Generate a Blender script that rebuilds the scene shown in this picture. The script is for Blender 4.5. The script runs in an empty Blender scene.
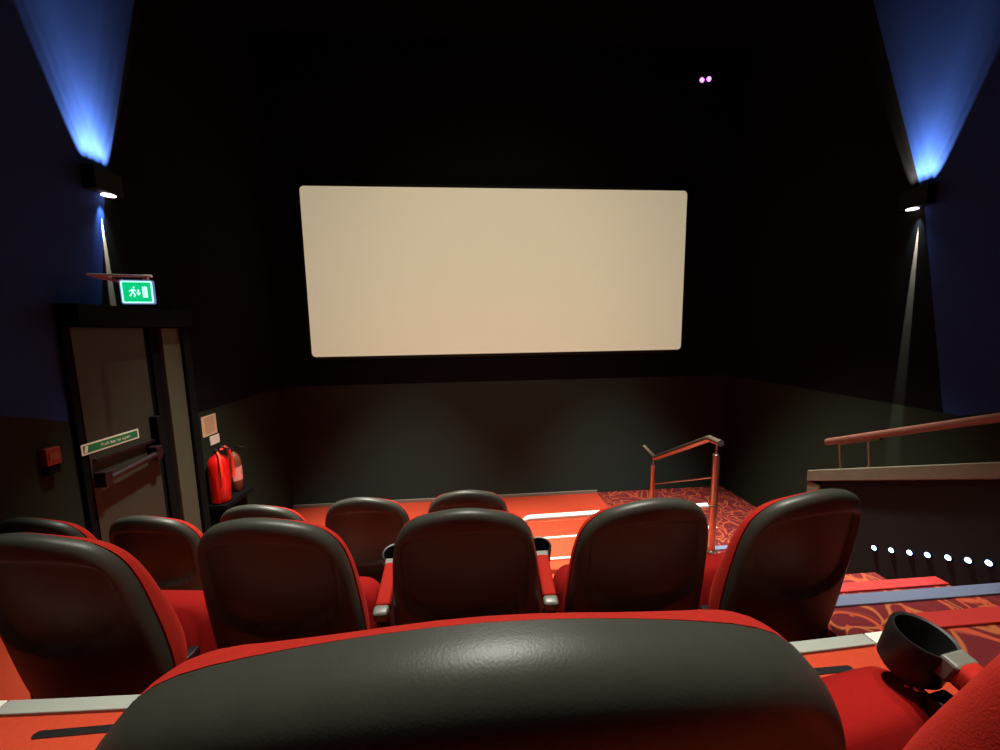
import bpy, math, random
from mathutils import Vector, Matrix, Euler
random.seed(4)
PI = math.pi
S = bpy.context.scene
COL = S.collection

# ------------------------------------------------------------------ materials
def lin(c):
    return tuple(((v/255)/12.92 if v/255 <= .04045 else ((v/255+.055)/1.055)**2.4) for v in c)

def newmat(name):
    m = bpy.data.materials.new(name); m.use_nodes = True
    nt = m.node_tree
    return m, nt, nt.nodes['Principled BSDF']

def surf(name, rgb, rough=.6, metal=0., spec=.5, var=.15, scale=40., bump=.0, bscale=200., sheen=0., coat=0.):
    m, nt, b = newmat(name)
    L = nt.links; N = nt.nodes
    tc = N.new('ShaderNodeTexCoord')
    nz = N.new('ShaderNodeTexNoise'); nz.inputs['Scale'].default_value = scale; nz.inputs['Detail'].default_value = 4
    L.new(tc.outputs['Object'], nz.inputs['Vector'])
    mx = N.new('ShaderNodeMix'); mx.data_type = 'RGBA'
    c = lin(rgb)
    mx.inputs[6].default_value = tuple(v*(1-var) for v in c)+(1,)
    mx.inputs[7].default_value = tuple(min(1, v*(1+var)) for v in c)+(1,)
    L.new(nz.outputs['Fac'], mx.inputs[0]); L.new(mx.outputs[2], b.inputs['Base Color'])
    b.inputs['Roughness'].default_value = rough; b.inputs['Metallic'].default_value = metal
    b.inputs['Specular IOR Level'].default_value = spec
    if sheen:
        b.inputs['Sheen Weight'].default_value = sheen
        b.inputs['Sheen Tint'].default_value = tuple(min(1, v*2+.02) for v in c)+(1,)
    if coat: b.inputs['Coat Weight'].default_value = coat
    if bump:
        n2 = N.new('ShaderNodeTexNoise'); n2.inputs['Scale'].default_value = bscale; n2.inputs['Detail'].default_value = 3
        L.new(tc.outputs['Object'], n2.inputs['Vector'])
        bp = N.new('ShaderNodeBump'); bp.inputs['Strength'].default_value = bump; bp.inputs['Distance'].default_value = .004
        L.new(n2.outputs['Fac'], bp.inputs['Height']); L.new(bp.outputs['Normal'], b.inputs['Normal'])
    return m

def glow(name, rgb, strength):
    m, nt, b = newmat(name)
    b.inputs['Base Color'].default_value = (.02, .02, .02, 1)
    b.inputs['Emission Color'].default_value = lin(rgb)+(1,)
    b.inputs['Emission Strength'].default_value = strength
    return m

def carpet_pattern(name):
    """maroon carpet with interlaced orange and gold swirls"""
    m, nt, b = newmat(name); L = nt.links; N = nt.nodes
    tc = N.new('ShaderNodeTexCoord')
    nz = N.new('ShaderNodeTexNoise'); nz.inputs['Scale'].default_value = 2.2; nz.inputs['Detail'].default_value = 1
    L.new(tc.outputs['Object'], nz.inputs['Vector'])
    sub = N.new('ShaderNodeVectorMath'); sub.operation = 'SUBTRACT'; sub.inputs[1].default_value = (.5, .5, .5)
    L.new(nz.outputs['Color'], sub.inputs[0])
    sc = N.new('ShaderNodeVectorMath'); sc.operation = 'SCALE'; sc.inputs['Scale'].default_value = .5
    L.new(sub.outputs[0], sc.inputs[0])
    ad = N.new('ShaderNodeVectorMath'); L.new(tc.outputs['Object'], ad.inputs[0]); L.new(sc.outputs[0], ad.inputs[1])
    def lines(vscale, freq, width, off):
        mp = N.new('ShaderNodeMapping'); mp.inputs['Location'].default_value = off
        L.new(ad.outputs[0], mp.inputs['Vector'])
        v = N.new('ShaderNodeTexVoronoi'); v.voronoi_dimensions = '2D'; v.inputs['Scale'].default_value = vscale
        L.new(mp.outputs[0], v.inputs['Vector'])
        mu = N.new('ShaderNodeMath'); mu.operation = 'MULTIPLY'; mu.inputs[1].default_value = freq
        L.new(v.outputs['Distance'], mu.inputs[0])
        fr = N.new('ShaderNodeMath'); fr.operation = 'PINGPONG'; fr.inputs[1].default_value = .5
        L.new(mu.outputs[0], fr.inputs[0])
        r = N.new('ShaderNodeMapRange'); r.inputs['From Min'].default_value = width; r.inputs['From Max'].default_value = width*.4
        L.new(fr.outputs[0], r.inputs['Value'])
        return r.outputs['Result']
    a = lines(3.2, 2.6, .11, (0, 0, 0)); c = lines(4.4, 2.1, .09, (3.3, 1.7, 0)); e = lines(1.7, 4.2, .06, (7.1, 4.2, 0))
    def mix(f, x, y):
        mm = N.new('ShaderNodeMix'); mm.data_type = 'RGBA'; L.new(f, mm.inputs[0])
        if isinstance(x, tuple): mm.inputs[6].default_value = lin(x)+(1,)
        else: L.new(x, mm.inputs[6])
        mm.inputs[7].default_value = lin(y)+(1,)
        return mm.outputs[2]
    o = mix(e, (88, 26, 30), (104, 42, 32)); o = mix(c, o, (146, 78, 44)); o = mix(a, o, (156, 64, 40))
    L.new(o, b.inputs['Base Color']); b.inputs['Roughness'].default_value = .9; b.inputs['Specular IOR Level'].default_value = .1
    return m

M = dict(
    red_carpet=surf('red_carpet', (162, 56, 34), .95, spec=.1, var=.12, scale=60, bump=.3, bscale=400),
    aisle_carpet=carpet_pattern('aisle_carpet'),
    riser=surf('riser_carpet', (60, 20, 18), .95, spec=.1),
    black_wall=surf('black_wall_fabric', (17, 16, 14), .95, spec=.05, var=.3, scale=20),
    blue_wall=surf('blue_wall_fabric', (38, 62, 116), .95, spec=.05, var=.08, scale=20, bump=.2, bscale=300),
    dado_side=surf('side_dado_fabric', (34, 42, 33), .95, spec=.1, var=.25, scale=90),
    dado=surf('dado_fabric', (42, 52, 48), .95, spec=.1, var=.25, scale=90),
    ceiling=surf('black_ceiling', (10, 10, 10), .95, spec=.05),
    shell=surf('black_leather', (48, 48, 42), .42, spec=.28, var=.15, scale=60, bump=.05, bscale=700),
    plastic=surf('black_plastic', (16, 15, 15), .45, spec=.4, bump=.06, bscale=500),
    grey_plastic=surf('grey_plastic', (92, 92, 84), .4, spec=.5),
    velvet=surf('red_velvet', (142, 25, 15), .85, spec=.15, var=.18, scale=90, bump=.25, bscale=350, sheen=.25),
    velvet_dark=surf('red_seat_cloth', (118, 12, 9), .9, spec=.1, var=.12, scale=90, bump=.2, bscale=350),
    nosing=surf('grey_nosing', (135, 138, 130), .5, spec=.4, var=.06, scale=30),
    nosing_pale=surf('pale_nosing', (205, 203, 190), .5, spec=.4, var=.05),
    nosing_blue=surf('blue_grey_nosing', (88, 95, 118), .45, spec=.5, var=.06),
    nosing_red=surf('red_nosing', (156, 38, 34), .5, spec=.4, var=.06),
    skirting=surf('grey_skirting', (120, 112, 100), .6, spec=.3),
    steel=surf('brushed_steel', (170, 160, 145), .3, metal=1., var=.05, scale=80),
    lit_steel=surf('lit_steel', (235, 228, 215), .5, metal=1., var=.05, scale=80),  # lighter steel copy, ceiling light reflected on the guard rail put into its colour
    wood=surf('grey_brown_cap', (92, 90, 74), .5, spec=.4, var=.2, scale=15),
    rail_wood=surf('red_brown_rail', (104, 66, 54), .4, spec=.5, var=.2, scale=15),
    panel=surf('dark_panel', (22, 20, 18), .8, spec=.2),
    frame=surf('door_frame_paint', (66, 70, 54), .6, spec=.3, var=.08),
    door=surf('door_laminate', (50, 52, 42), .55, spec=.3, var=.1, scale=12),
    portal=surf('portal_black', (7, 7, 7), .9, spec=.1),
    bar=surf('dark_maroon_bar', (34, 16, 19), .4, spec=.5),
    sign_green=surf('sign_green', (24, 120, 70), .5),
    sign_white=surf('sign_white', (220, 225, 205), .5),
    paper=surf('cream_notice', (216, 190, 150), .7, var=.1, scale=40),
    card=surf('white_card', (232, 226, 208), .6),
    ink=surf('brown_print', (110, 80, 60), .7),
    ext_red=surf('extinguisher_red', (206, 16, 16), .3, spec=.6, coat=.4, var=.05),
    ext_brown=surf('extinguisher_brown', (120, 66, 44), .4),
    pink=surf('pink_label', (222, 140, 132), .5),
    hose=surf('red_hose', (240, 60, 34), .4),
    call_red=surf('call_point_red', (120, 30, 26), .5),
    lamp_black=surf('lamp_black', (5, 5, 5), .7, spec=.2),
    lamp_lens=glow('lamp_lens', (255, 236, 250), 5.),
    exit_green=glow('exit_green', (0, 205, 130), 1.0),
    exit_white=glow('exit_white', (190, 255, 240), 1.3),
    exit_case_glow=glow('exit_case_glow', (120, 150, 215), .55),  # casing given its own glow, standing in for the halo around the sign
    case_white=surf('white_case', (225, 222, 215), .4),
    led=glow('led', (150, 190, 255), 9.),
    ir=glow('ir_led', (238, 130, 255), 3.),
    cam_body=surf('camera_body', (30, 26, 30), .4),
)
# the cinema screen: white surface with its own glow standing in for projected light
def screen_mat():
    m, nt, b = newmat('screen_glow'); L = nt.links; N = nt.nodes
    tc = N.new('ShaderNodeTexCoord'); nz = N.new('ShaderNodeTexNoise'); nz.inputs['Scale'].default_value = 300
    L.new(tc.outputs['Object'], nz.inputs['Vector'])
    mx = N.new('ShaderNodeMix'); mx.data_type = 'RGBA'; L.new(nz.outputs['Fac'], mx.inputs[0])
    mx.inputs[6].default_value = lin((182, 171, 140))+(1,); mx.inputs[7].default_value = lin((196, 185, 153))+(1,)
    L.new(mx.outputs[2], b.inputs['Emission Color']); b.inputs['Emission Strength'].default_value = .78
    b.inputs['Base Color'].default_value = (.5, .48, .42, 1); b.inputs['Roughness'].default_value = .9
    b.inputs['Specular IOR Level'].default_value = .1
    return m
M['screen'] = screen_mat()

# ------------------------------------------------------------------ mesh builder
class MB:
    def __init__(s): s.v = []; s.f = []
    def add(s, vs, fs):
        o = len(s.v); s.v += [tuple(p) for p in vs]; s.f += [tuple(i+o for i in f) for f in fs]
    def box(s, x0, x1, y0, y1, z0, z1, T=None):
        vs = [Vector((x, y, z)) for x in (x0, x1) for y in (y0, y1) for z in (z0, z1)]
        if T: vs = [T @ p for p in vs]
        s.add(vs, [(0, 1, 3, 2), (4, 6, 7, 5), (0, 4, 5, 1), (2, 3, 7, 6), (0, 2, 6, 4), (1, 5, 7, 3)])
    def prism(s, pts, z0, z1, T=None):
        n = len(pts)
        vs = [Vector((x, y, z0)) for x, y in pts]+[Vector((x, y, z1)) for x, y in pts]
        if T: vs = [T @ p for p in vs]
        s.add(vs, [tuple(range(n-1, -1, -1)), tuple(range(n, 2*n))]+[(i, (i+1) % n, n+(i+1) % n, n+i) for i in range(n)])
    def tube(s, path, r, n=12, caps=True):
        path = [Vector(p) for p in path]; m = len(path); rings = []
        rr = r if isinstance(r, (list, tuple)) else [r]*m
        up = None
        for i, p in enumerate(path):
            t = (path[min(i+1, m-1)]-path[max(i-1, 0)]).normalized()
            if up is None:
                up = Vector((0, 0, 1)) if abs(t.z) < .9 else Vector((1, 0, 0))
            a = t.cross(up).normalized(); b = a.cross(t).normalized(); up = b
            rings.append([p+a*math.cos(k*2*PI/n)*rr[i]+b*math.sin(k*2*PI/n)*rr[i] for k in range(n)])
        vs = [q for R_ in rings for q in R_]; fs = []
        for i in range(m-1):
            for k in range(n):
                fs.append((i*n+k, i*n+(k+1) % n, (i+1)*n+(k+1) % n, (i+1)*n+k))
        if caps: fs += [tuple(range(n-1, -1, -1)), tuple(range((m-1)*n, m*n))]
        s.add(vs, fs)
    def lathe(s, prof, n=28, T=None, cap=True):
        vs = []; m = len(prof)
        for r, z in prof:
            for k in range(n): vs.append(Vector((r*math.cos(2*PI*k/n), r*math.sin(2*PI*k/n), z)))
        if T: vs = [T @ p for p in vs]
        fs = [(i*n+k, i*n+(k+1) % n, (i+1)*n+(k+1) % n, (i+1)*n+k) for i in range(m-1) for k in range(n)]
        if cap: fs += [tuple(range(n-1, -1, -1)), tuple(range((m-1)*n, m*n))]
        s.add(vs, fs)
    def build(s, name, mat, parent=None, bevel=0., smooth=False, loc=None, seg=2):
        me = bpy.data.meshes.new(name); me.from_pydata([tuple(p) for p in s.v], [], s.f)
        me.update()
        import bmesh
        bm = bmesh.new(); bm.from_mesh(me); bmesh.ops.recalc_face_normals(bm, faces=bm.faces)
        if bevel:
            bmesh.ops.bevel(bm, geom=[e for e in bm.edges if e.calc_face_angle(0) > .5], offset=bevel, segments=seg, affect='EDGES', profile=.5)
        bm.to_mesh(me); bm.free()
        if smooth:
            for p in me.polygons: p.use_smooth = True
            if smooth != 'all': me.set_sharp_from_angle(angle=math.radians(40))
        me.materials.append(mat)
        o = bpy.data.objects.new(name, me); COL.objects.link(o)
        if parent: o.parent = parent
        if loc: o.location = loc
        return o

def tag(o, label=None, cat=None, group=None, kind=None):
    for k, v in (('label', label), ('category', cat), ('group', group), ('kind', kind)):
        if v: o[k] = v
    return o
def thing(name, label, cat, loc=(0, 0, 0), rotz=0, group=None):
    o = bpy.data.objects.new(name, None); COL.objects.link(o); o.location = loc; o.rotation_euler = (0, 0, rotz)
    o.empty_display_size = .1
    return tag(o, label, cat, group)
def struct(o, label=None, cat=None): return tag(o, label, cat, None, 'structure')
def kids(o): return [c for c in bpy.data.objects if c.parent == o]
def dup(o, parent=None):
    c = o.copy(); COL.objects.link(c); c.parent = parent
    for ch in kids(o): dup(ch, c)
    return c

# ------------------------------------------------------------------ dimensions (metres)
XL, XR, YB, YS, ZC, ZF = -2.9, 4.35, -2.4, 6.0, 6.9, -.1
T = {-1: 1.96, 0: 1.58, 1: 1.10, 2: .70, 3: .30}         # seating levels
DADO = 1.87
XA, XW = 2.1, 2.9                                        # aisle edge, stair-side low wall

# ------------------------------------------------------------------ room shell
b = MB(); b.box(XL-.2, XR+.2, YB-.2, YS+.2, ZF-.2, ZF); struct(b.build('floor', M['red_carpet']), 'red carpeted front floor below the screen', 'floor')
b = MB(); b.box(XL-.2, XR+.2, YB-.2, YS+.2, ZC, ZC+.2); struct(b.build('ceiling', M['ceiling']), 'black auditorium ceiling', 'ceiling')
b = MB(); b.box(XL-.2, XR+.2, YS, YS+.2, DADO, ZC); struct(b.build('wall_front', M['black_wall']), 'black wall around the cinema screen', 'wall')
b = MB(); b.box(XL-.2, XR+.2, YS, YS+.2, ZF, DADO); struct(b.build('wall_front', M['dado']), 'grey fabric lower wall beneath the screen', 'wall')
b = MB(); b.box(XL-.2, XR+.2, YB-.2, YB, ZF, ZC); struct(b.build('wall_back', M['black_wall']), 'black back wall', 'wall')
ZB = 2.1
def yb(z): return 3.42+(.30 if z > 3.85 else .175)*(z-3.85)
for side, X0, X1, lab in (('left', XL-.2, XL, 'left'), ('right', XR, XR+.2, 'right')):
    def prismx(pts, m, l):
        q = MB(); n = len(pts)
        vs = [(X0, y, z) for y, z in pts]+[(X1, y, z) for y, z in pts]
        q.add(vs, [tuple(range(n-1, -1, -1)), tuple(range(n, 2*n))]+[(i, (i+1) % n, n+(i+1) % n, n+i) for i in range(n)])
        return struct(q.build('wall_'+side, m), l, 'wall')
    dl = DADO
    if side == 'left':
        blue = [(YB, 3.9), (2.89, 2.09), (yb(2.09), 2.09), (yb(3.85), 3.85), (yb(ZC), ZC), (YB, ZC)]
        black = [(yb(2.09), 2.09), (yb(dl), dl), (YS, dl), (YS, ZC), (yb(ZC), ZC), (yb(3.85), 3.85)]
        low = [(YB, ZF), (YS, ZF), (YS, dl), (yb(dl), dl), (yb(2.09), 2.09), (2.89, 2.09), (YB, 3.9)]
    else:
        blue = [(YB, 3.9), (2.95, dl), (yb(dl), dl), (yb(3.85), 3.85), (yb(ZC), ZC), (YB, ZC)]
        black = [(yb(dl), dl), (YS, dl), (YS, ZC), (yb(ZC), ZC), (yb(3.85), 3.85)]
        low = [(YB, ZF), (YS, ZF), (YS, dl), (2.95, dl), (YB, 3.9)]
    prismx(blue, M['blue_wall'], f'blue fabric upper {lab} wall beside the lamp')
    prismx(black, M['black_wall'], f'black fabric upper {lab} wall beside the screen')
    prismx(low, M['dado_side'], f'grey fabric lower {lab} wall')
b = MB(); b.box(XL+.005, XA, YS-.025, YS, ZF, ZF+.05); struct(b.build('baseboard_front', M['skirting'], bevel=.004), 'thin grey skirting under the front wall', 'skirting')

# screen
def rrect(w, h, r, n=6):
    pts = []
    for cx, cy, a0 in ((w/2-r, h/2-r, 0), (-w/2+r, h/2-r, 90), (-w/2+r, -h/2+r, 180), (w/2-r, -h/2+r, 270)):
        for k in range(n+1):
            a = math.radians(a0+90*k/n); pts.append((cx+r*math.cos(a), cy+r*math.sin(a)))
    return pts
RX = Matrix.Rotation(PI/2, 4, 'X')   # local xy drawn -> world xz, thickness toward -y
scr = thing('cinema_screen', 'large pale blank cinema screen with rounded corners on black wall', 'screen', (.521, YS-.08, 3.563))
b = MB(); b.prism(rrect(5.83, 2.47, .06), 0, .02, RX); b.build('screen_surface', M['screen'], scr)
b = MB(); b.prism(rrect(5.92, 2.57, .1), -.07, -.003, RX); b.build('screen_frame', M['panel'], scr)

# ------------------------------------------------------------------ tiers of the seating
def arc(x): return .016*(x-.2)**2        # rows bow gently around the screen
def tier(k, yf, x1, mat, lab, y0=None):
    n = 24; pts = [(XL+.002+(x1-XL)*i/n, yf+arc(XL+(x1-XL)*i/n)) for i in range(n+1)]
    y0 = yf-1.3 if y0 is None else y0
    b = MB(); b.prism([(XL+.002, y0), (x1, y0)]+pts[::-1], ZF, T[k])
    struct(b.build('floor', mat), lab, 'floor')
ends = {-1: .06, 0: 1.09, 1: 2.16, 2: 3.02, 3: 4.02}
XE = {-1: 1.62, 0: 1.62, 1: 1.62, 2: XA, 3: XA}
names = {-1: 'red carpet tier behind the nearest seats', 0: 'red carpet tier under the nearest seats', 1: 'red carpet tier under the middle row',
         2: 'red carpet tier under the front row of seats', 3: 'red carpet step below the guard rail'}
tier(-1, ends[-1], 1.62, M['red_carpet'], names[-1], YB)
for k in (0, 1, 2, 3): tier(k, ends[k], XE[k], M['red_carpet'], names[k], ends[k-1]-.3)
# pale nosing strips
def strip(x0, x1, yf, z, w, mat, name, lab, h=.012, curved=True):
    n = 16; f = arc if curved else (lambda x: 0)
    xs = [x0+(x1-x0)*i/n for i in range(n+1)]
    b = MB(); b.prism([(x, yf+f(x)-w) for x in xs]+[(x, yf+f(x)+.006) for x in xs[::-1]], z-.02, z+h)
    return b.build(name, mat, bevel=.003)
struct(strip(-1.44, 1.385, 1.097, T[0], .038, M['nosing'], 'trim_1', ''), 'grey nosing strip on the nearest red tier', 'nosing')
struct(strip(1.39, 1.475, 1.097, T[0], .038, M['nosing_pale'], 'trim_2', ''), 'pale end piece of the nearest nosing strip by the aisle', 'nosing')
struct(strip(-2.8, -1.445, 1.097, T[0], .038, M['nosing_pale'], 'trim_3', ''), 'pale left piece of the nearest nosing strip', 'nosing')
struct(strip(XL+.02, 1.6, ends[1], T[1], .022, M['nosing_pale'], 'trim_4', ''), 'pale nosing of the middle row tier', 'nosing')
struct(strip(XL+.02, 2.05, ends[2]-.0, T[2], .022, M['nosing_pale'], 'trim_5', ''), 'pale nosing line of the front row tier', 'nosing')
struct(strip(XL+.02, 2.08, ends[3], T[3], .022, M['nosing_pale'], 'trim_6', ''), 'pale nosing line of the lowest red step', 'nosing')
# thin dark slivers lying on the red carpet
def sliver(x0, x1, y, z, lab):
    b = MB(); r = .011; pts = []
    for cx, a0 in ((x1-r, -90), (x0+r, 90)):
        for k in range(7):
            a = math.radians(a0+180*k/6); pts.append((cx+r*math.cos(a), y+r*math.sin(a)))
    b.prism(pts, z-.004, z+.003)
    tag(b.build('floor_sliver', M['plastic']), lab, 'dark_sliver')
sliver(.98, 1.22, 1.01, T[0], 'short dark slot in red carpet right of the nearest seat')
sliver(-1.26, -1.05, 1.035, T[0], 'short dark slot in red carpet at the lower left')

# aisle with patterned carpet
def aisle(x0, x1, y0, y1, z, lab):
    b = MB(); b.box(x0, x1, y0, y1, ZF, z); struct(b.build('floor', M['aisle_carpet']), lab, 'floor')
z = T[0]
aisle(1.622, XW-.002, .93, 1.19, 1.58, 'patterned carpet aisle step level with the nearest seats')
aisle(1.622, XW-.002, 1.19, 1.64, 1.30, 'patterned carpet half step with a blue grey nosing')
aisle(1.622, XW-.002, 1.64, 1.97, 1.10, 'patterned carpet aisle step with a red nosing')
aisle(1.622, XW-.002, 1.97, 2.32, .90, 'patterned carpet aisle step beyond the red nosing')
aisle(XA+.002, XW-.002, 2.32, 3.04, .70, 'patterned carpet landing by the steel handrail')
aisle(1.622, XA, 2.16+.03, 2.32, .70, 'patterned carpet strip beside the front row')
aisle(XA+.002, XW-.002, 3.04, 3.42, .50, 'patterned carpet step beside the handrail')
aisle(XA+.002, XW-.002, 3.42, 4.06, .30, 'patterned carpet step at the far handrail post')
aisle(XA+.002, XW-.002, 4.06, 4.44, .10, 'lowest patterned carpet aisle step')
aisle(XA+.002, XR-.002, 4.44, YS-.002, ZF+.004, 'patterned carpet floor at the right of the screen wall')
for i, y in enumerate((.6, .27, -.06)):
    aisle(1.622, XW-.002, y, y+.33 if i else .93, 1.68+.19*i, 'patterned carpet aisle step further back')
aisle(1.622, XW-.002, YB, -.06, 2.25, 'patterned carpet landing at the back')
def astrip(y, z, mat, lab, n, x1=XW-.01, x0=1.63, w=.065):
    b = MB(); b.box(x0, x1, y-w, y+.006, z-.02, z+.012); struct(b.build(f'trim_{n}', mat, bevel=.003), lab, 'nosing')
astrip(1.19, 1.58, M['nosing_red'], 'red nosing strip of the highest aisle step in view', 7)
astrip(1.64, 1.30, M['nosing_blue'], 'blue grey nosing strip crossing the aisle steps', 8)
astrip(1.97, 1.10, M['nosing_red'], 'red nosing strip below the stair lights', 9)
astrip(3.04, .70, M['nosing_blue'], 'nosing strip at the handrail landing', 11, x0=XA+.01, w=.05)
astrip(4.06, .30, M['nosing_pale'], 'nosing strip at the far handrail post', 12, x0=XA+.01, w=.05)

# low wall beside the stairs, following the rake
YE = 2.9
def zc(y): return 1.452+.425*(YE-y)
def raked(name, x0, x1, y0, y1, dz0, dz1, mat, parent, floor=None, bevel=0):
    b = MB(); vs = []
    for x in (x0, x1):
        for y in (y0, y1):
            vs += [(x, y, zc(y)+dz0 if floor is None else floor), (x, y, zc(y)+dz1)]
    b.add(vs, [(0, 1, 3, 2), (4, 6, 7, 5), (0, 4, 5, 1), (2, 3, 7, 6), (0, 2, 6, 4), (1, 5, 7, 3)])
    return b.build(name, mat, parent, bevel=bevel)
lw = thing('stair_wall', 'low dark stair-side wall with a grey brown sloping cap beside the aisle', 'low wall', (0, 0, 0))
raked('wall_panel', XW, XW+.12, YB+.01, YE-.12, 0, -.1, M['panel'], lw, floor=ZF)
raked('cap', XW-.025, XW+.15, YB+.01, YE, -.10, 0, M['wood'], lw, bevel=.006)
b = MB(); b.box(XW-.02, XW+.14, YE-.115, YE-.002, ZF+.003, zc(YE)-.09); b.build('end_post', M['wood'], lw, bevel=.006)
hr = thing('wall_handrail', 'reddish brown handrail on thin brackets above the sloping wall cap', 'handrail', (0, 0, 0))
def zr(y): return 1.745+.447*(2.78-y)
b = MB()
vs = []
for x in (XW-.025, XW+.035):
    for y in (YB+.05, 2.78): vs += [(x, y, zr(y)-.035), (x, y, zr(y)+.02)]
b.add(vs, [(0, 1, 3, 2), (4, 6, 7, 5), (0, 4, 5, 1), (2, 3, 7, 6), (0, 2, 6, 4), (1, 5, 7, 3)])
b.build('rail', M['rail_wood'], hr, bevel=.016, smooth=True, seg=3)
b = MB(); b.box(XW-.005, XW+.02, 2.38, 2.66, 0, .012, Matrix.Shear('XY', 4, (0, 0)))
b.v = [(x, y, zr(y)-.048+z) for x, y, z in b.v]; b.build('mounting_plate', M['steel'], hr)
for y in (2.66, 2.45, 1.35, .2):
    b = MB(); b.tube([(XW+.02, y, zc(y)-.004), (XW+.01, y+.02, zr(y+.02)-.03)], .006, 8); b.lathe([(.016, 0), (.016, .004)], 12, Matrix.Translation((XW+.02, y, zc(y)-.002)))
    b.build('bracket', M['steel'], hr)
# stair lights
for px, y in enumerate((2.338, 2.23, 2.125, 2.03, 1.93, 1.84, 1.755)):
    zz = 1.078+.458*(2.338-y)
    o = thing('stair_light', 'small bluish white light in the row of seven low on the stair wall', 'light', (XW, y, zz), group='stair lights')
    b = MB(); b.lathe([(.019, 0), (.019, .006), (.017, .008)], 12, Matrix.Rotation(-PI/2, 4, 'Y')); b.build('bezel', M['plastic'], o)
    b = MB(); b.lathe([(.0165, .007), (.013, .013), (.004, .017)], 12, Matrix.Rotation(-PI/2, 4, 'Y')); b.build('lens', M['led'], o)

# steel guard rail and handrail
def arcpts(c, r, a0, a1, u, v, n=6):
    return [Vector(c)+Vector(u)*r*math.cos(a0+(a1-a0)*k/n)+Vector(v)*r*math.sin(a0+(a1-a0)*k/n) for k in range(n+1)]
gr = thing('guard_rail', 'low horizontal steel guard rail at the edge of the front red tier', 'rail', (0, 0, 0))
zb = 1.15; gy = 2.90
ux, uz = (1, 0, 0), (0, 0, 1)
p = arcpts((.46, gy, zb-.06), .06, PI, PI/2, ux, uz)+[Vector((1.98, gy, zb+.022))]
b = MB(); b.tube([(.40, gy, T[2]+.002)]+p, .030, 14); b.build('bar', M['lit_steel'], gr, smooth=True)
b = MB(); b.lathe([(.05, 0), (.05, .008), (.03, .014)], 16, Matrix.Translation((.40, gy, T[2]+.002))); b.build('floor_flange', M['steel'], gr, smooth=True)
b = MB(); b.tube([(1.98, gy, zb+.022), (2.075, gy, zb+.02)], .009, 10); b.build('spigot', M['steel'], gr, smooth=True)
hs = thing('aisle_handrail', 'sloping steel handrail on two posts beside the front aisle step', 'handrail', (0, 0, 0))
X = 2.09
b = MB(); b.tube([(X, 2.92, 1.715), (X, 3.07, 1.715), (X, 3.10, 1.70), (X, 4.0, 1.215), (X, 4.05, 1.20), (X, 4.30, 1.245)], .029, 14); b.build('top_rail', M['steel'], hs, smooth=True)
b = MB(); b.tube([(X, 2.97, 1.40), (X, 4.05, .877)], .008, 10); b.build('mid_rail', M['steel'], hs, smooth=True)
for y, z0, z1 in ((2.97, T[2], 1.60), (4.06, T[3] if 0 else .30, 1.10)):
    b = MB(); b.tube([(X, y, z0+.012), (X, y, z1), (X, y, z1+.01)], [.029, .029, .018], 14); q = b.build('post', M['steel'], hs, smooth=True)
    b = MB(); b.tube([(X, y, z1+.006), (X, y, z1+.10)], .009, 10); b.build('spigot', M['steel'], q, smooth=True)
    b = MB(); b.lathe([(.05, 0), (.05, .008), (.026, .02)], 16, Matrix.Translation((X, y, z0+.012))); b.build('flange', M['steel'], q, smooth=True)

# ------------------------------------------------------------------ wall lamps
def lamp(X, sgn, y, zt, lab):
    """up and down wall light: open-topped black box, wide V beam up, thin blade of light down"""
    o = thing('wall_lamp', lab, 'lamp', (X, y, zt))
    w, d, h, t = .115, .095, .17, .006
    b = MB()
    b.box(0, sgn*d, -w, -w+t, -h, 0); b.box(0, sgn*d, w-t, w, -h, 0)
    b.box(sgn*(d-t), sgn*d, -w+t, w-t, -h, 0); b.box(0, sgn*(d-t), -w+t, w-t, -h, -h+t)
    b.build('housing', M['lamp_black'], o)
    b = MB(); b.lathe([(.045, 0), (.045, .006), (.038, .010)], 20, Matrix.Translation((sgn*.05, .03, -h-.011)))
    b.build('lens', M['lamp_lens'], o, smooth=True)
    def spot(name, loc, aim, deg, e, col, blend=.05, size=.004):
        L = bpy.data.lights.new(name, 'SPOT'); L.energy = e; L.color = col; L.spot_size = math.radians(deg); L.spot_blend = blend
        L.shadow_soft_size = size
        q = bpy.data.objects.new(name, L); COL.objects.link(q); q.parent = o; q.location = loc
        q.rotation_euler = Vector(aim).to_track_quat('-Z', 'Y').to_euler()
    for dy in (-.075, -.025, .025, .075):
        spot('up_light', (sgn*.06, dy, -.07), (-sgn*.03, dy*.6, 1), 35, UP, (.92, .92, 1), .2, .016)
    spot('down_light', (sgn*.012, .0, -h-.004), (-sgn*.024, 0, -1), 4.4, DN, (1, .93, .78), .6, .002)
    spot('down_glow', (sgn*.04, 0, -h-.012), (-sgn*.16, 0, -1), 34, DNG, (.5, .68, 1), .9, .01)
    spot('lens_light', (sgn*.05, .03, -h-.03), (sgn*.3, -.1, -1), 80, 9, (.9, .95, 1), .8, .03)

UP, DN, DNG = 150, 11000, 40
lamp(XL, 1, 3.36, 3.99, 'black up and down wall lamp above the fire door on the left wall')
lamp(XR, -1, 3.44, 3.97, 'black up and down wall lamp on the right wall')

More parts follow.
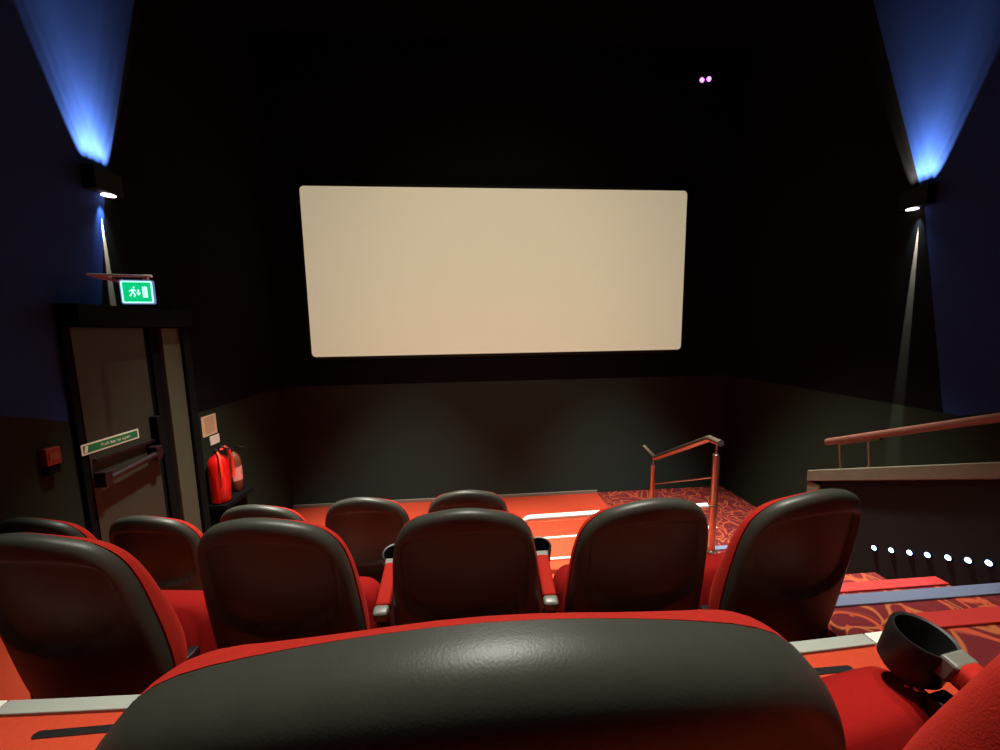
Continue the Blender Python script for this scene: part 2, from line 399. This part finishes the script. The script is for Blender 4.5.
# ------------------------------------------------------------------ door portal (left wall)
pt = thing('door_surround', 'black boxed surround projecting around the fire door', 'door surround', (XL, 0, 0))
y0, y1, zt = 2.90, 3.99, 2.93
b = MB(); b.box(.001, .16, y0, y1, zt-.16, zt); b.build('header', M['portal'], pt, bevel=.004)
b = MB(); b.box(.001, .12, 3.90, y1, ZF+.002, zt-.161); b.build('jamb', M['portal'], pt, bevel=.004)
b = MB(); b.box(.001, .034, y0, y0+.05, T[2]+.002, zt-.161); b.build('jamb', M['portal'], pt, bevel=.004)
dr = thing('door_1', None, None, (XL, 0, 0)); struct(dr, 'dull grey fire exit door in the left wall', 'door')
b = MB(); b.box(.001, .04, 2.952, 3.56, T[2]+.004, 2.765); b.build('door_leaf', M['door'], dr, bevel=.003)
b = MB(); b.box(.001, .055, 3.60, 3.69, T[2]-.36, 2.765); b.box(.001, .03, 3.562, 3.60, T[2]-.36, 2.765); b.build('door_gap', M['portal'], dr)
b = MB(); b.box(.001, .09, 3.692, 3.898, ZF+.002, 2.76); b.build('door_frame', M['frame'], dr, bevel=.004)
pbx = thing('push_bar', 'dark maroon push bar across the grey fire door', 'push bar', (XL, 0, 0))
b = MB(); b.tube([(.10, 2.96, 1.60), (.10, 3.50, 1.655)], .026, 12); b.build('bar', M['bar'], pbx, smooth=True)
for y in (2.99, 3.47):
    b = MB(); b.box(.0405, .125, y-.03, y+.03, 1.55+(y-2.96)*.1, 1.67+(y-2.96)*.1); b.build('end_bracket', M['bar'], pbx, bevel=.006)
b = MB(); b.box(.041, .07, 2.97, 3.5, 1.755, 1.775); b.build('upper_strip', M['bar'], pbx)
b = MB(); b.box(.0405, .11, 3.50, 3.555, 1.62, 1.98); b.build('latch_case', M['portal'], pbx, bevel=.006)

def text_mesh(name, s, size, mat, parent, T4):
    cu = bpy.data.curves.new(name, 'FONT'); cu.body = s; cu.size = size; cu.align_x = 'CENTER'; cu.align_y = 'CENTER'; cu.extrude = .0006
    tmp = bpy.data.objects.new(name+'_src', cu); COL.objects.link(tmp)
    dg = bpy.context.evaluated_depsgraph_get(); me = bpy.data.meshes.new_from_object(tmp.evaluated_get(dg))
    bpy.data.objects.remove(tmp); me.transform(T4); me.materials.clear(); me.materials.append(mat)
    o = bpy.data.objects.new(name, me); COL.objects.link(o); o.parent = parent
    return o
# frame for flat things on the left wall: local x -> world +Y, local y -> world Z, local z -> world +X
W = Matrix(((0, 0, 1, 0), (1, 0, 0, 0), (0, 1, 0, 0), (0, 0, 0, 1)))
sg = thing('door_sign', 'long green sign with white border across the fire door above push bar', 'sign', (XL+.041, 3.14, 1.865))
b = MB(); b.prism(rrect(.48, .082, .006), 0, .003, W); b.build('border', M['sign_white'], sg)
b = MB(); b.prism(rrect(.455, .058, .004), .003, .004, W); b.build('face', M['sign_green'], sg)
text_mesh('lettering', 'Push bar to open', .036, M['sign_white'], sg, Matrix.Translation((.006, .03, 0)) @ W)
b = MB(); b.prism([(-.222, -.024), (-.200, -.024), (-.190, .024), (-.212, .024)], .0041, .005, W); b.build('pictogram', M['sign_white'], sg)

# exit sign: box projecting from wall, face toward the seats
ex = thing('exit_sign', 'lit green emergency exit sign on a bracket above the door surround', 'sign', (-2.575, 3.2, 3.034), .22)
FY = Matrix(((1, 0, 0, 0), (0, 0, -1, 0), (0, 1, 0, 0), (0, 0, 0, 1)))   # draw in xz, face toward -Y
b = MB(); b.prism(rrect(.215, .185, .015), -.014, 0, FY); b.build('housing', M['exit_case_glow'], ex)
b = MB(); b.prism(rrect(.200, .170, .010), .0, .002, FY); b.build('border', M['exit_white'], ex)
b = MB(); b.prism(rrect(.178, .148, .006), .002, .003, FY); b.build('face', M['exit_green'], ex)
b = MB()
def poly(pts): b.prism([(x*.001, y*.001) for x, y in pts], .003, .004, FY)
b = MB(); poly([(-24, 30), (-14, 30), (-12, 40), (-22, 42)]); poly([(-36, 20), (-18, 26), (-20, -4), (-34, -4)])
poly([(-36, 20), (-52, 6), (-47, 0), (-32, 13)]); poly([(-20, 24), (-6, 12), (-10, 6), (-22, 14)])
poly([(-34, -4), (-26, -4), (-44, -34), (-54, -30)]); poly([(-28, -4), (-19, -4), (-10, -20), (-18, -40), (-25, -38), (-20, -20)])
b.build('running_figure', M['exit_white'], ex)
b = MB(); poly([(3, 20), (13, 20), (13, -4), (24, -4), (8, -28), (-8, -4), (3, -4)]); b.build('arrow', M['exit_white'], ex)
b = MB(); poly([(34, 42), (66, 42), (66, -42), (34, -42)]); b.build('door_symbol', M['exit_white'], ex)
b = MB(); b.box(-.305, .10, .0, .03, .115, .135); b.build('mounting_arm', M['case_white'], ex, bevel=.008)
b = MB(); b.tube([(-.27, .015, .118), (-.12, .015, .085), (-.09, .015, .088)], .012, 8); b.build('hanger', M['case_white'], ex)
b = MB(); b.box(.04, .07, .002, .03, .09, .116); b.build('hanger', M['case_white'], ex)

# notices and extinguishers on the left wall
nt_ = thing('wall_notice', 'cream two-column paper notice on the wall above the extinguishers', 'notice', (XL+.001, 4.30, 1.70))
b = MB(); b.prism(rrect(.23, .225, .004), 0, .004, W); b.build('sheet', M['paper'], nt_)
b = MB(); b.prism([(-.003, -.10), (.003, -.10), (.003, .10), (-.003, .10)], .0041, .005, W)
for i in range(9):
    for s in (-1, 1): b.prism([(s*.045-.03, .085-.02*i), (s*.045+.03, .085-.02*i), (s*.045+.03, .08-.02*i), (s*.045-.03, .08-.02*i)], .0041, .005, W)
b.build('print', M['ink'], nt_)
cd = MB(); cd.prism(rrect(.15, .10, .004), 0, .006, W); cd = cd.build('card', M['card'], loc=(XL+.001, 4.36, 1.52))
cd.name = 'label_card'; tag(cd, 'small blank white card below the cream wall notice', 'card')
def extinguisher(x, y, z, r, h, body, lab, label_mat):
    o = thing('fire_extinguisher', lab, 'extinguisher', (x, y, z))
    b = MB(); b.lathe([(r*.88, 0), (r, .015), (r, h*.72), (r*.93, h*.80), (r*.7, h*.87), (r*.34, h*.92), (r*.3, h*.95)], 28); b.build('cylinder', body, o, smooth='all')
    b = MB(); b.lathe([(r*.32, h*.95), (r*.32, h*1.0), (r*.2, h*1.03)], 16); b.build('valve', M['plastic'], o, smooth=True)
    b = MB(); b.tube([(0, -.0, h*1.02), (.05, .0, h*1.07), (.13, .0, h*1.02)], .011, 8); b.tube([(0, 0, h*1.0), (.10, 0, h*.97)], .008, 8); b.build('lever', M['plastic'], o, smooth=True)
    b = MB(); n = 10; vs = []; fs = []
    for k in range(n+1):
        a = math.radians(-75+110*k/n)
        for zz in (h*.26, h*.58): vs.append(((r+.0015)*math.cos(a), (r+.0015)*math.sin(a), zz))
        for zz in (h*.26, h*.58): vs.append(((r-.003)*math.cos(a), (r-.003)*math.sin(a), zz))
    for k in range(n):
        q = 4*k; fs += [(q, q+4, q+5, q+1), (q+2, q+3, q+7, q+6), (q+1, q+5, q+7, q+3), (q, q+2, q+6, q+4)]
    fs += [(0, 1, 3, 2), (4*n, 4*n+2, 4*n+3, 4*n+1)]
    b.add(vs, fs); b.build('label_wrap', label_mat, o, smooth=True)
    return o
e1 = extinguisher(XL+.115, 4.20, .86, .098, .58, M['ext_red'], 'bright red fire extinguisher with red hose, nearer the door', M['ext_red'])
b = MB(); b.tube([(.02, .02, .57), (.05, .06, .60), (.06, .10, .56), (.05, .15, .44), (.05, .165, .30), (.05, .15, .22)], .016, 10); b.build('hose', M['hose'], e1, smooth=True)
b = MB(); b.tube([(.02, -.02, .56), (.07, -.07, .52), (.09, -.095, .42), (.085, -.09, .30)], .013, 10); b.build('hose', M['hose'], e1, smooth=True)
e2 = extinguisher(XL+.095, 4.50, .86, .072, .50, M['ext_brown'], 'brownish fire extinguisher with a pink label, beyond the red one', M['pink'])
b = MB(); b.box(XL+.001, XL+.23, 4.09, 4.60, .80, .858); bs = b.build('extinguisher_stand', M['portal'], bevel=.006)
tag(bs, 'black shelf holding the two fire extinguishers', 'stand')
b = MB(); b.box(XL+.002, XL+.2, 4.12, 4.5, ZF+.002, .799); b.build('pedestal', M['portal'], bs)
# call point
cp_ = thing('call_point', 'small red fire alarm call point on the wall left of the fire door', 'call point', (XL, 2.715, 1.89))
b = MB(); b.box(.001, .05, -.045, .045, -.06, .06); b.build('housing', M['call_red'], cp_, bevel=.006)
b = MB(); b.box(.051, .054, -.03, .03, -.02, .022); b.build('window', M['ext_brown'], cp_)
b = MB(); b.box(.001, .045, -.04, .035, -.12, -.061); b.build('backplate', M['portal'], cp_, bevel=.004)
# ceiling camera
cc = thing('security_camera', 'tiny security camera with two pinkish lights high right of the screen', 'camera', (3.53, YS-.03, 6.37))
b = MB(); b.box(-.05, .05, -.02, .028, -.05, .05); b.build('wall_plate', M['cam_body'], cc, bevel=.004)
b = MB(); b.tube([(0, -.02, 0), (0, -.26, -.08)], [.03, .07], 16); b.build('body', M['cam_body'], cc, smooth=True)
for x, zz in ((-.055, -.10), (.05, -.082)):
    b = MB(); b.lathe([(.034, 0), (.03, .01), (.012, .016)], 14, Matrix.Translation((x, -.262, zz)) @ Matrix.Rotation(PI/2, 4, 'X')); b.build('infrared_light', M['ir'], cc)

# ------------------------------------------------------------------ seats
def catmull(P, n, closed=True):
    out = []; m = len(P)
    for i in range(m):
        p0, p1, p2, p3 = (P[(i+k-1) % m] for k in range(4))
        for j in range(n):
            t = j/n
            out.append(tuple(.5*((2*p1[a])+(-p0[a]+p2[a])*t+(2*p0[a]-5*p1[a]+4*p2[a]-p3[a])*t*t+(-p0[a]+3*p1[a]-3*p2[a]+p3[a])*t**3) for a in (0, 1)))
    return out
half = [(0, .20), (.12, .203), (.21, .215), (.265, .255), (.288, .35), (.290, .50), (.282, .64), (.270, .76), (.244, .854), (.188, .923), (.10, .962), (0, .977)]
outline = catmull(half+[(-x, z) for x, z in half[-2:0:-1]], 4)
CX, CZ0 = 0, .60
def lean(x, h): return .15*(.95-h)+.75*x*x
def smooth01(t): t = max(0, min(1, t)); return t*t*(3-2*t)
def dome(b, scale, yfun, rings=22, offs=(0, 0)):
    """rings from the outline (s=1) to the middle; yfun(s,x,h)->y"""
    n = len(outline); o = len(b.v); vs = []
    for r in range(rings+1):
        s = math.sin(PI/2*(1-r/rings))
        for x, h in outline:
            xx = x*scale[0]*s+offs[0]; hh = CZ0+(h-CZ0)*scale[1]*s+offs[1]
            vs.append((xx, yfun(s, xx, hh)+lean(xx, hh), hh))
    fs = [(r*n+k, r*n+(k+1) % n, (r+1)*n+(k+1) % n, (r+1)*n+k) for r in range(rings-1) for k in range(n)]
    fs.append(tuple(range((rings-1)*n, rings*n)))
    b.add(vs[:rings*n], fs)
def make_seat():
    o = thing('cinema_chair', 'seat', 'seat')
    # black shell: rolled edge, shallow recess in the middle
    def rear(s, x, h):
        y = -.042*(1-s**24)**.42
        q = (abs(x)/.235)**8+(abs(h-.705)/.185+.22*(x/.215)**2)**10
        return y+.020*smooth01((1.25-q)/.6)
    def rim(s, x, h): return .004*(1-s)
    b = MB(); dome(b, (1, 1), rear, 40); dome(b, (1, 1), rim, 3)
    sh = b.build('back_shell', M['shell'], o, smooth='all')
    # red backrest cushion
    def th(x, h): return .034+.045*smooth01((abs(x)-.06)/.16)+.062*smooth01((.90-h)/.5)
    def cf(s, x, h): return .004+th(x, h)*(1-s**6)**.5
    def cb(s, x, h): return .004
    b = MB(); dome(b, (1.012, .99), cf, 20); dome(b, (1.012, .99), cb, 3)
    b.build('backrest', M['velvet'], o, smooth='all')
    # tipped-up seat cushion: rounded slab
    b = MB(); pts = rrect(.54, .36, .09, 8); n = len(pts); prof = [(0, .86), (.02, .96), (.05, 1.), (.09, 1.), (.12, .96), (.14, .86)]
    vs = [(x*k, .0+d, z*k) for d, k in prof for x, z in pts]
    fs = [(i*n+k, i*n+(k+1) % n, (i+1)*n+(k+1) % n, (i+1)*n+k) for i in range(len(prof)-1) for k in range(n)]+[tuple(range(n)), tuple(range((len(prof)-1)*n, len(prof)*n))]
    R_ = Matrix.Translation((0, .32, .275)) @ Matrix.Rotation(math.radians(-8), 4, 'X')
    b.add([R_ @ Vector(v) for v in vs], fs); cu = b.build('seat_cushion', M['velvet_dark'], o, smooth='all')
    b = MB(); b.prism(rrect(.44, .24, .06), .0, .012, R_ @ Matrix.Translation((0, .153, 0)) @ RX); b.build('underside', M['plastic'], cu)
    for s in (-1, 1):
        b = MB(); b.box(s*.215-.02, s*.215+.02, .10, .36, 0, .28); b.box(s*.215-.03, s*.215+.03, .06, .46, 0, .015); b.build('leg', M['plastic'], o, bevel=.005)
    b = MB(); b.box(-.19, .19, .17, .22, .16, .22); b.build('cross_bar', M['plastic'], o, bevel=.006)
    return o
def add_arm(o, s, off=.335, dz=0, dy=0):
    """upholstered armrest with a cup ring at the front"""
    x = s*off
    b = MB(); z0, z1 = .50+dz, .578+dz; y0, y1 = .10+dy, .33+dy
    a = math.atan2(z1-z0, y1-y0); L = math.hypot(z1-z0, y1-y0)
    R_ = Matrix.Translation((x, y0, z0)) @ Matrix.Rotation(a, 4, 'X')
    b.box(-.028, .028, .03, L-.02, -.028, .022, R_); p = b.build('armrest', M['velvet'], o, bevel=.012, smooth=True, seg=3)
    b = MB(); b.box(-.03, .03, -.012, .03, -.03, .024, R_); b.build('end_cap', M['grey_plastic'], p, bevel=.012, smooth=True, seg=3)
    c = Matrix.Translation((x, y1+.035, z1+.014)) @ Matrix.Rotation(a*.7, 4, 'X')
    b = MB(); r = .052
    b.lathe([(r*.8, -.10), (r, -.085), (r*1.06, 0), (r*1.02, .006), (r*.9, .004), (r*.86, -.01), (r*.80, -.07), (.004, -.074)], 28, c, cap=False); b.build('cup_holder', M['plastic'], p, smooth=True)
    b = MB(); b.box(-.03, .03, L-.03, L+.0, -.03, .020, R_); b.build('cup_bracket', M['grey_plastic'], p, bevel=.006)
    b = MB(); b.box(x-.027, x+.027, .12+dy, .34+dy, .0, .49+dz); b.build('arm_support', M['plastic'], p, bevel=.006)
    return p
proto = make_seat()
def seat(x, y, k, deg, label, group, arms=(), off=.335, first=False):
    o = proto if first else dup(proto)
    for c in kids(o):
        if c.name.startswith('armrest'): pass
    o.location = (x, y, T[k]); o.rotation_euler = (0, 0, math.radians(deg)); tag(o, label, 'seat', group)
    todo.append((o, arms, off))
todo = []
G0, G1, G2 = 'nearest row of seats', 'middle row of seats', 'front row of seats'
seat(.004, .173, 0, 0, 'black-backed red seat filling the bottom centre, nearest of all', G0, (), first=True)
seat(.885, .24, 0, 8, 'red seat cut off at the lower right corner beside a cup holder', G0, (1,), off=.12)
R1 = 1.27
seat(-1.455, R1-.01, 1, -7, 'leftmost black-backed seat of the middle row, above the pale nosing', G1)
seat(-.745, R1+.01, 1, -5, 'black-backed seat of the middle row, second from the left', G1)
seat(-.04, R1, 1, -1, 'central black-backed seat with an armrest and cup holder each side', G1, (-1, 1))
seat(.665, R1, 1, 3.5, 'black-backed middle row seat below the steel handrail', G1)
seat(1.33, R1+.0, 1, 7, 'black-backed seat at the aisle end of the middle row', G1)
seat(-2.57, 2.25, 2, -7, 'leftmost front row seat, half hidden behind the middle row', G2)
seat(-1.91, 2.20, 2, -7, 'front row seat in front of the grey fire door, red side showing', G2)
seat(-1.33, 2.27, 2, -5, 'front row seat just right of the fire extinguishers', G2)
seat(-.70, 2.30, 2, -3.5, 'front row seat seen in the gap left of the central seat', G2, (1,), off=.31)
seat(-.045, 2.33, 2, -1, 'front row seat with only its top showing behind the central seat', G2)
for c in kids(todo[1][0]):
    if c.name.startswith('seat_cushion'): c.location = (-.07, .02, -.12)
for o, arms, off in todo:
    for s in arms: add_arm(o, s, off, *((-.135, .035) if off == .12 else (0, 0)))

# ------------------------------------------------------------------ lights
def ceil_light(x, y, e, deg, lab, col=(1, .86, .66), blend=.6, aim=None, size=.12):
    o = thing('ceiling_light', lab, 'ceiling light', (x, y, ZC-.002))
    b = MB(); b.lathe([(.12, 0), (.12, -.03), (.09, -.05), (.085, -.02)], 24, None, cap=False); b.build('trim_ring', M['case_white'], o, smooth=True)
    L = bpy.data.lights.new('downlight', 'SPOT'); L.energy = e; L.color = col; L.spot_size = math.radians(deg); L.spot_blend = blend; L.shadow_soft_size = size
    q = bpy.data.objects.new('downlight', L); COL.objects.link(q); q.parent = o; q.location = (0, 0, -.06)
    if aim: q.rotation_euler = (Vector(aim)-Vector((x, y, ZC-.06))).to_track_quat('-Z', 'Y').to_euler()
ceil_light(-1.0, 3.55, 5600, 50, 'left ceiling downlight over the front steps', (1, .96, .86), .8, aim=(-1.0, 3.75, 0))
ceil_light(2.3, 3.55, 6000, 50, 'right ceiling downlight over the front steps', (1, .96, .86), .8, aim=(2.3, 3.75, 0))
ceil_light(.5, 1.6, 1500, 58, 'round ceiling downlight over the middle rows', (1, .96, .84), .7)
ceil_light(-1.5, 1.0, 520, 38, 'left ceiling downlight over the back rows', (1, .95, .84), .7)
ceil_light(0, 1.0, 520, 38, 'middle ceiling downlight over the back rows', (1, .95, .84), .7)
ceil_light(1.5, 1.0, 520, 38, 'right ceiling downlight over the back rows', (1, .95, .84), .7)

pj = thing('unseen_projector', 'projector housing added on the back wall to brighten the screen centre', 'unseen_projector', (.55, YB+.02, 5.4))
b = MB(); b.box(-.2, .2, 0, .3, -.14, .14); b.build('housing', M['cam_body'], pj, bevel=.01)
b = MB(); b.lathe([(.06, 0), (.06, .05), (.05, .055)], 24, Matrix.Translation((0, .3, 0)) @ Matrix.Rotation(-PI/2, 4, 'X')); b.build('lens_ring', M['plastic'], pj, smooth=True)
L = bpy.data.lights.new('added_screen_beam', 'SPOT'); L.energy = 650; L.color = (1, .95, .72); L.spot_size = math.radians(46); L.spot_blend = 1; L.shadow_soft_size = .03  # unseen spot added to brighten the middle of the screen
q = bpy.data.objects.new('added_screen_beam', L); COL.objects.link(q); q.parent = pj; q.location = (0, .40, 0)
q.rotation_euler = (Vector((.45, 6, 3.3))-Vector((.55, -1.98, 5.4))).to_track_quat('-Z', 'Y').to_euler()

w = bpy.data.worlds.new('World'); S.world = w; w.use_nodes = True
w.node_tree.nodes['Background'].inputs[0].default_value = (.6, .7, 1, 1); w.node_tree.nodes['Background'].inputs[1].default_value = .0

# ------------------------------------------------------------------ camera
pitch, yaw, roll = .12074, .07797, -.01597
cy, sy = math.cos(yaw), math.sin(yaw); cp, sp = math.cos(pitch), math.sin(pitch)
fw = Vector((sy*cp, cy*cp, -sp)); rt = Vector((cy, -sy, 0)); up = rt.cross(fw)
R_ = math.cos(roll)*rt+math.sin(roll)*up; U_ = -math.sin(roll)*rt+math.cos(roll)*up
cam = bpy.data.cameras.new('camera'); co = bpy.data.objects.new('camera', cam); COL.objects.link(co)
co.matrix_world = Matrix(((R_.x, U_.x, -fw.x, 0), (R_.y, U_.y, -fw.y, 0), (R_.z, U_.z, -fw.z, 2.7), (0, 0, 0, 1)))
cam.sensor_width = 36; cam.lens = 375.5/1000*36; cam.clip_start = .02
S.camera = co
S.view_settings.view_transform = 'Standard'; S.view_settings.look = 'None'; S.view_settings.gamma = 1; S.view_settings.use_curve_mapping = False
S.view_settings.exposure = 0
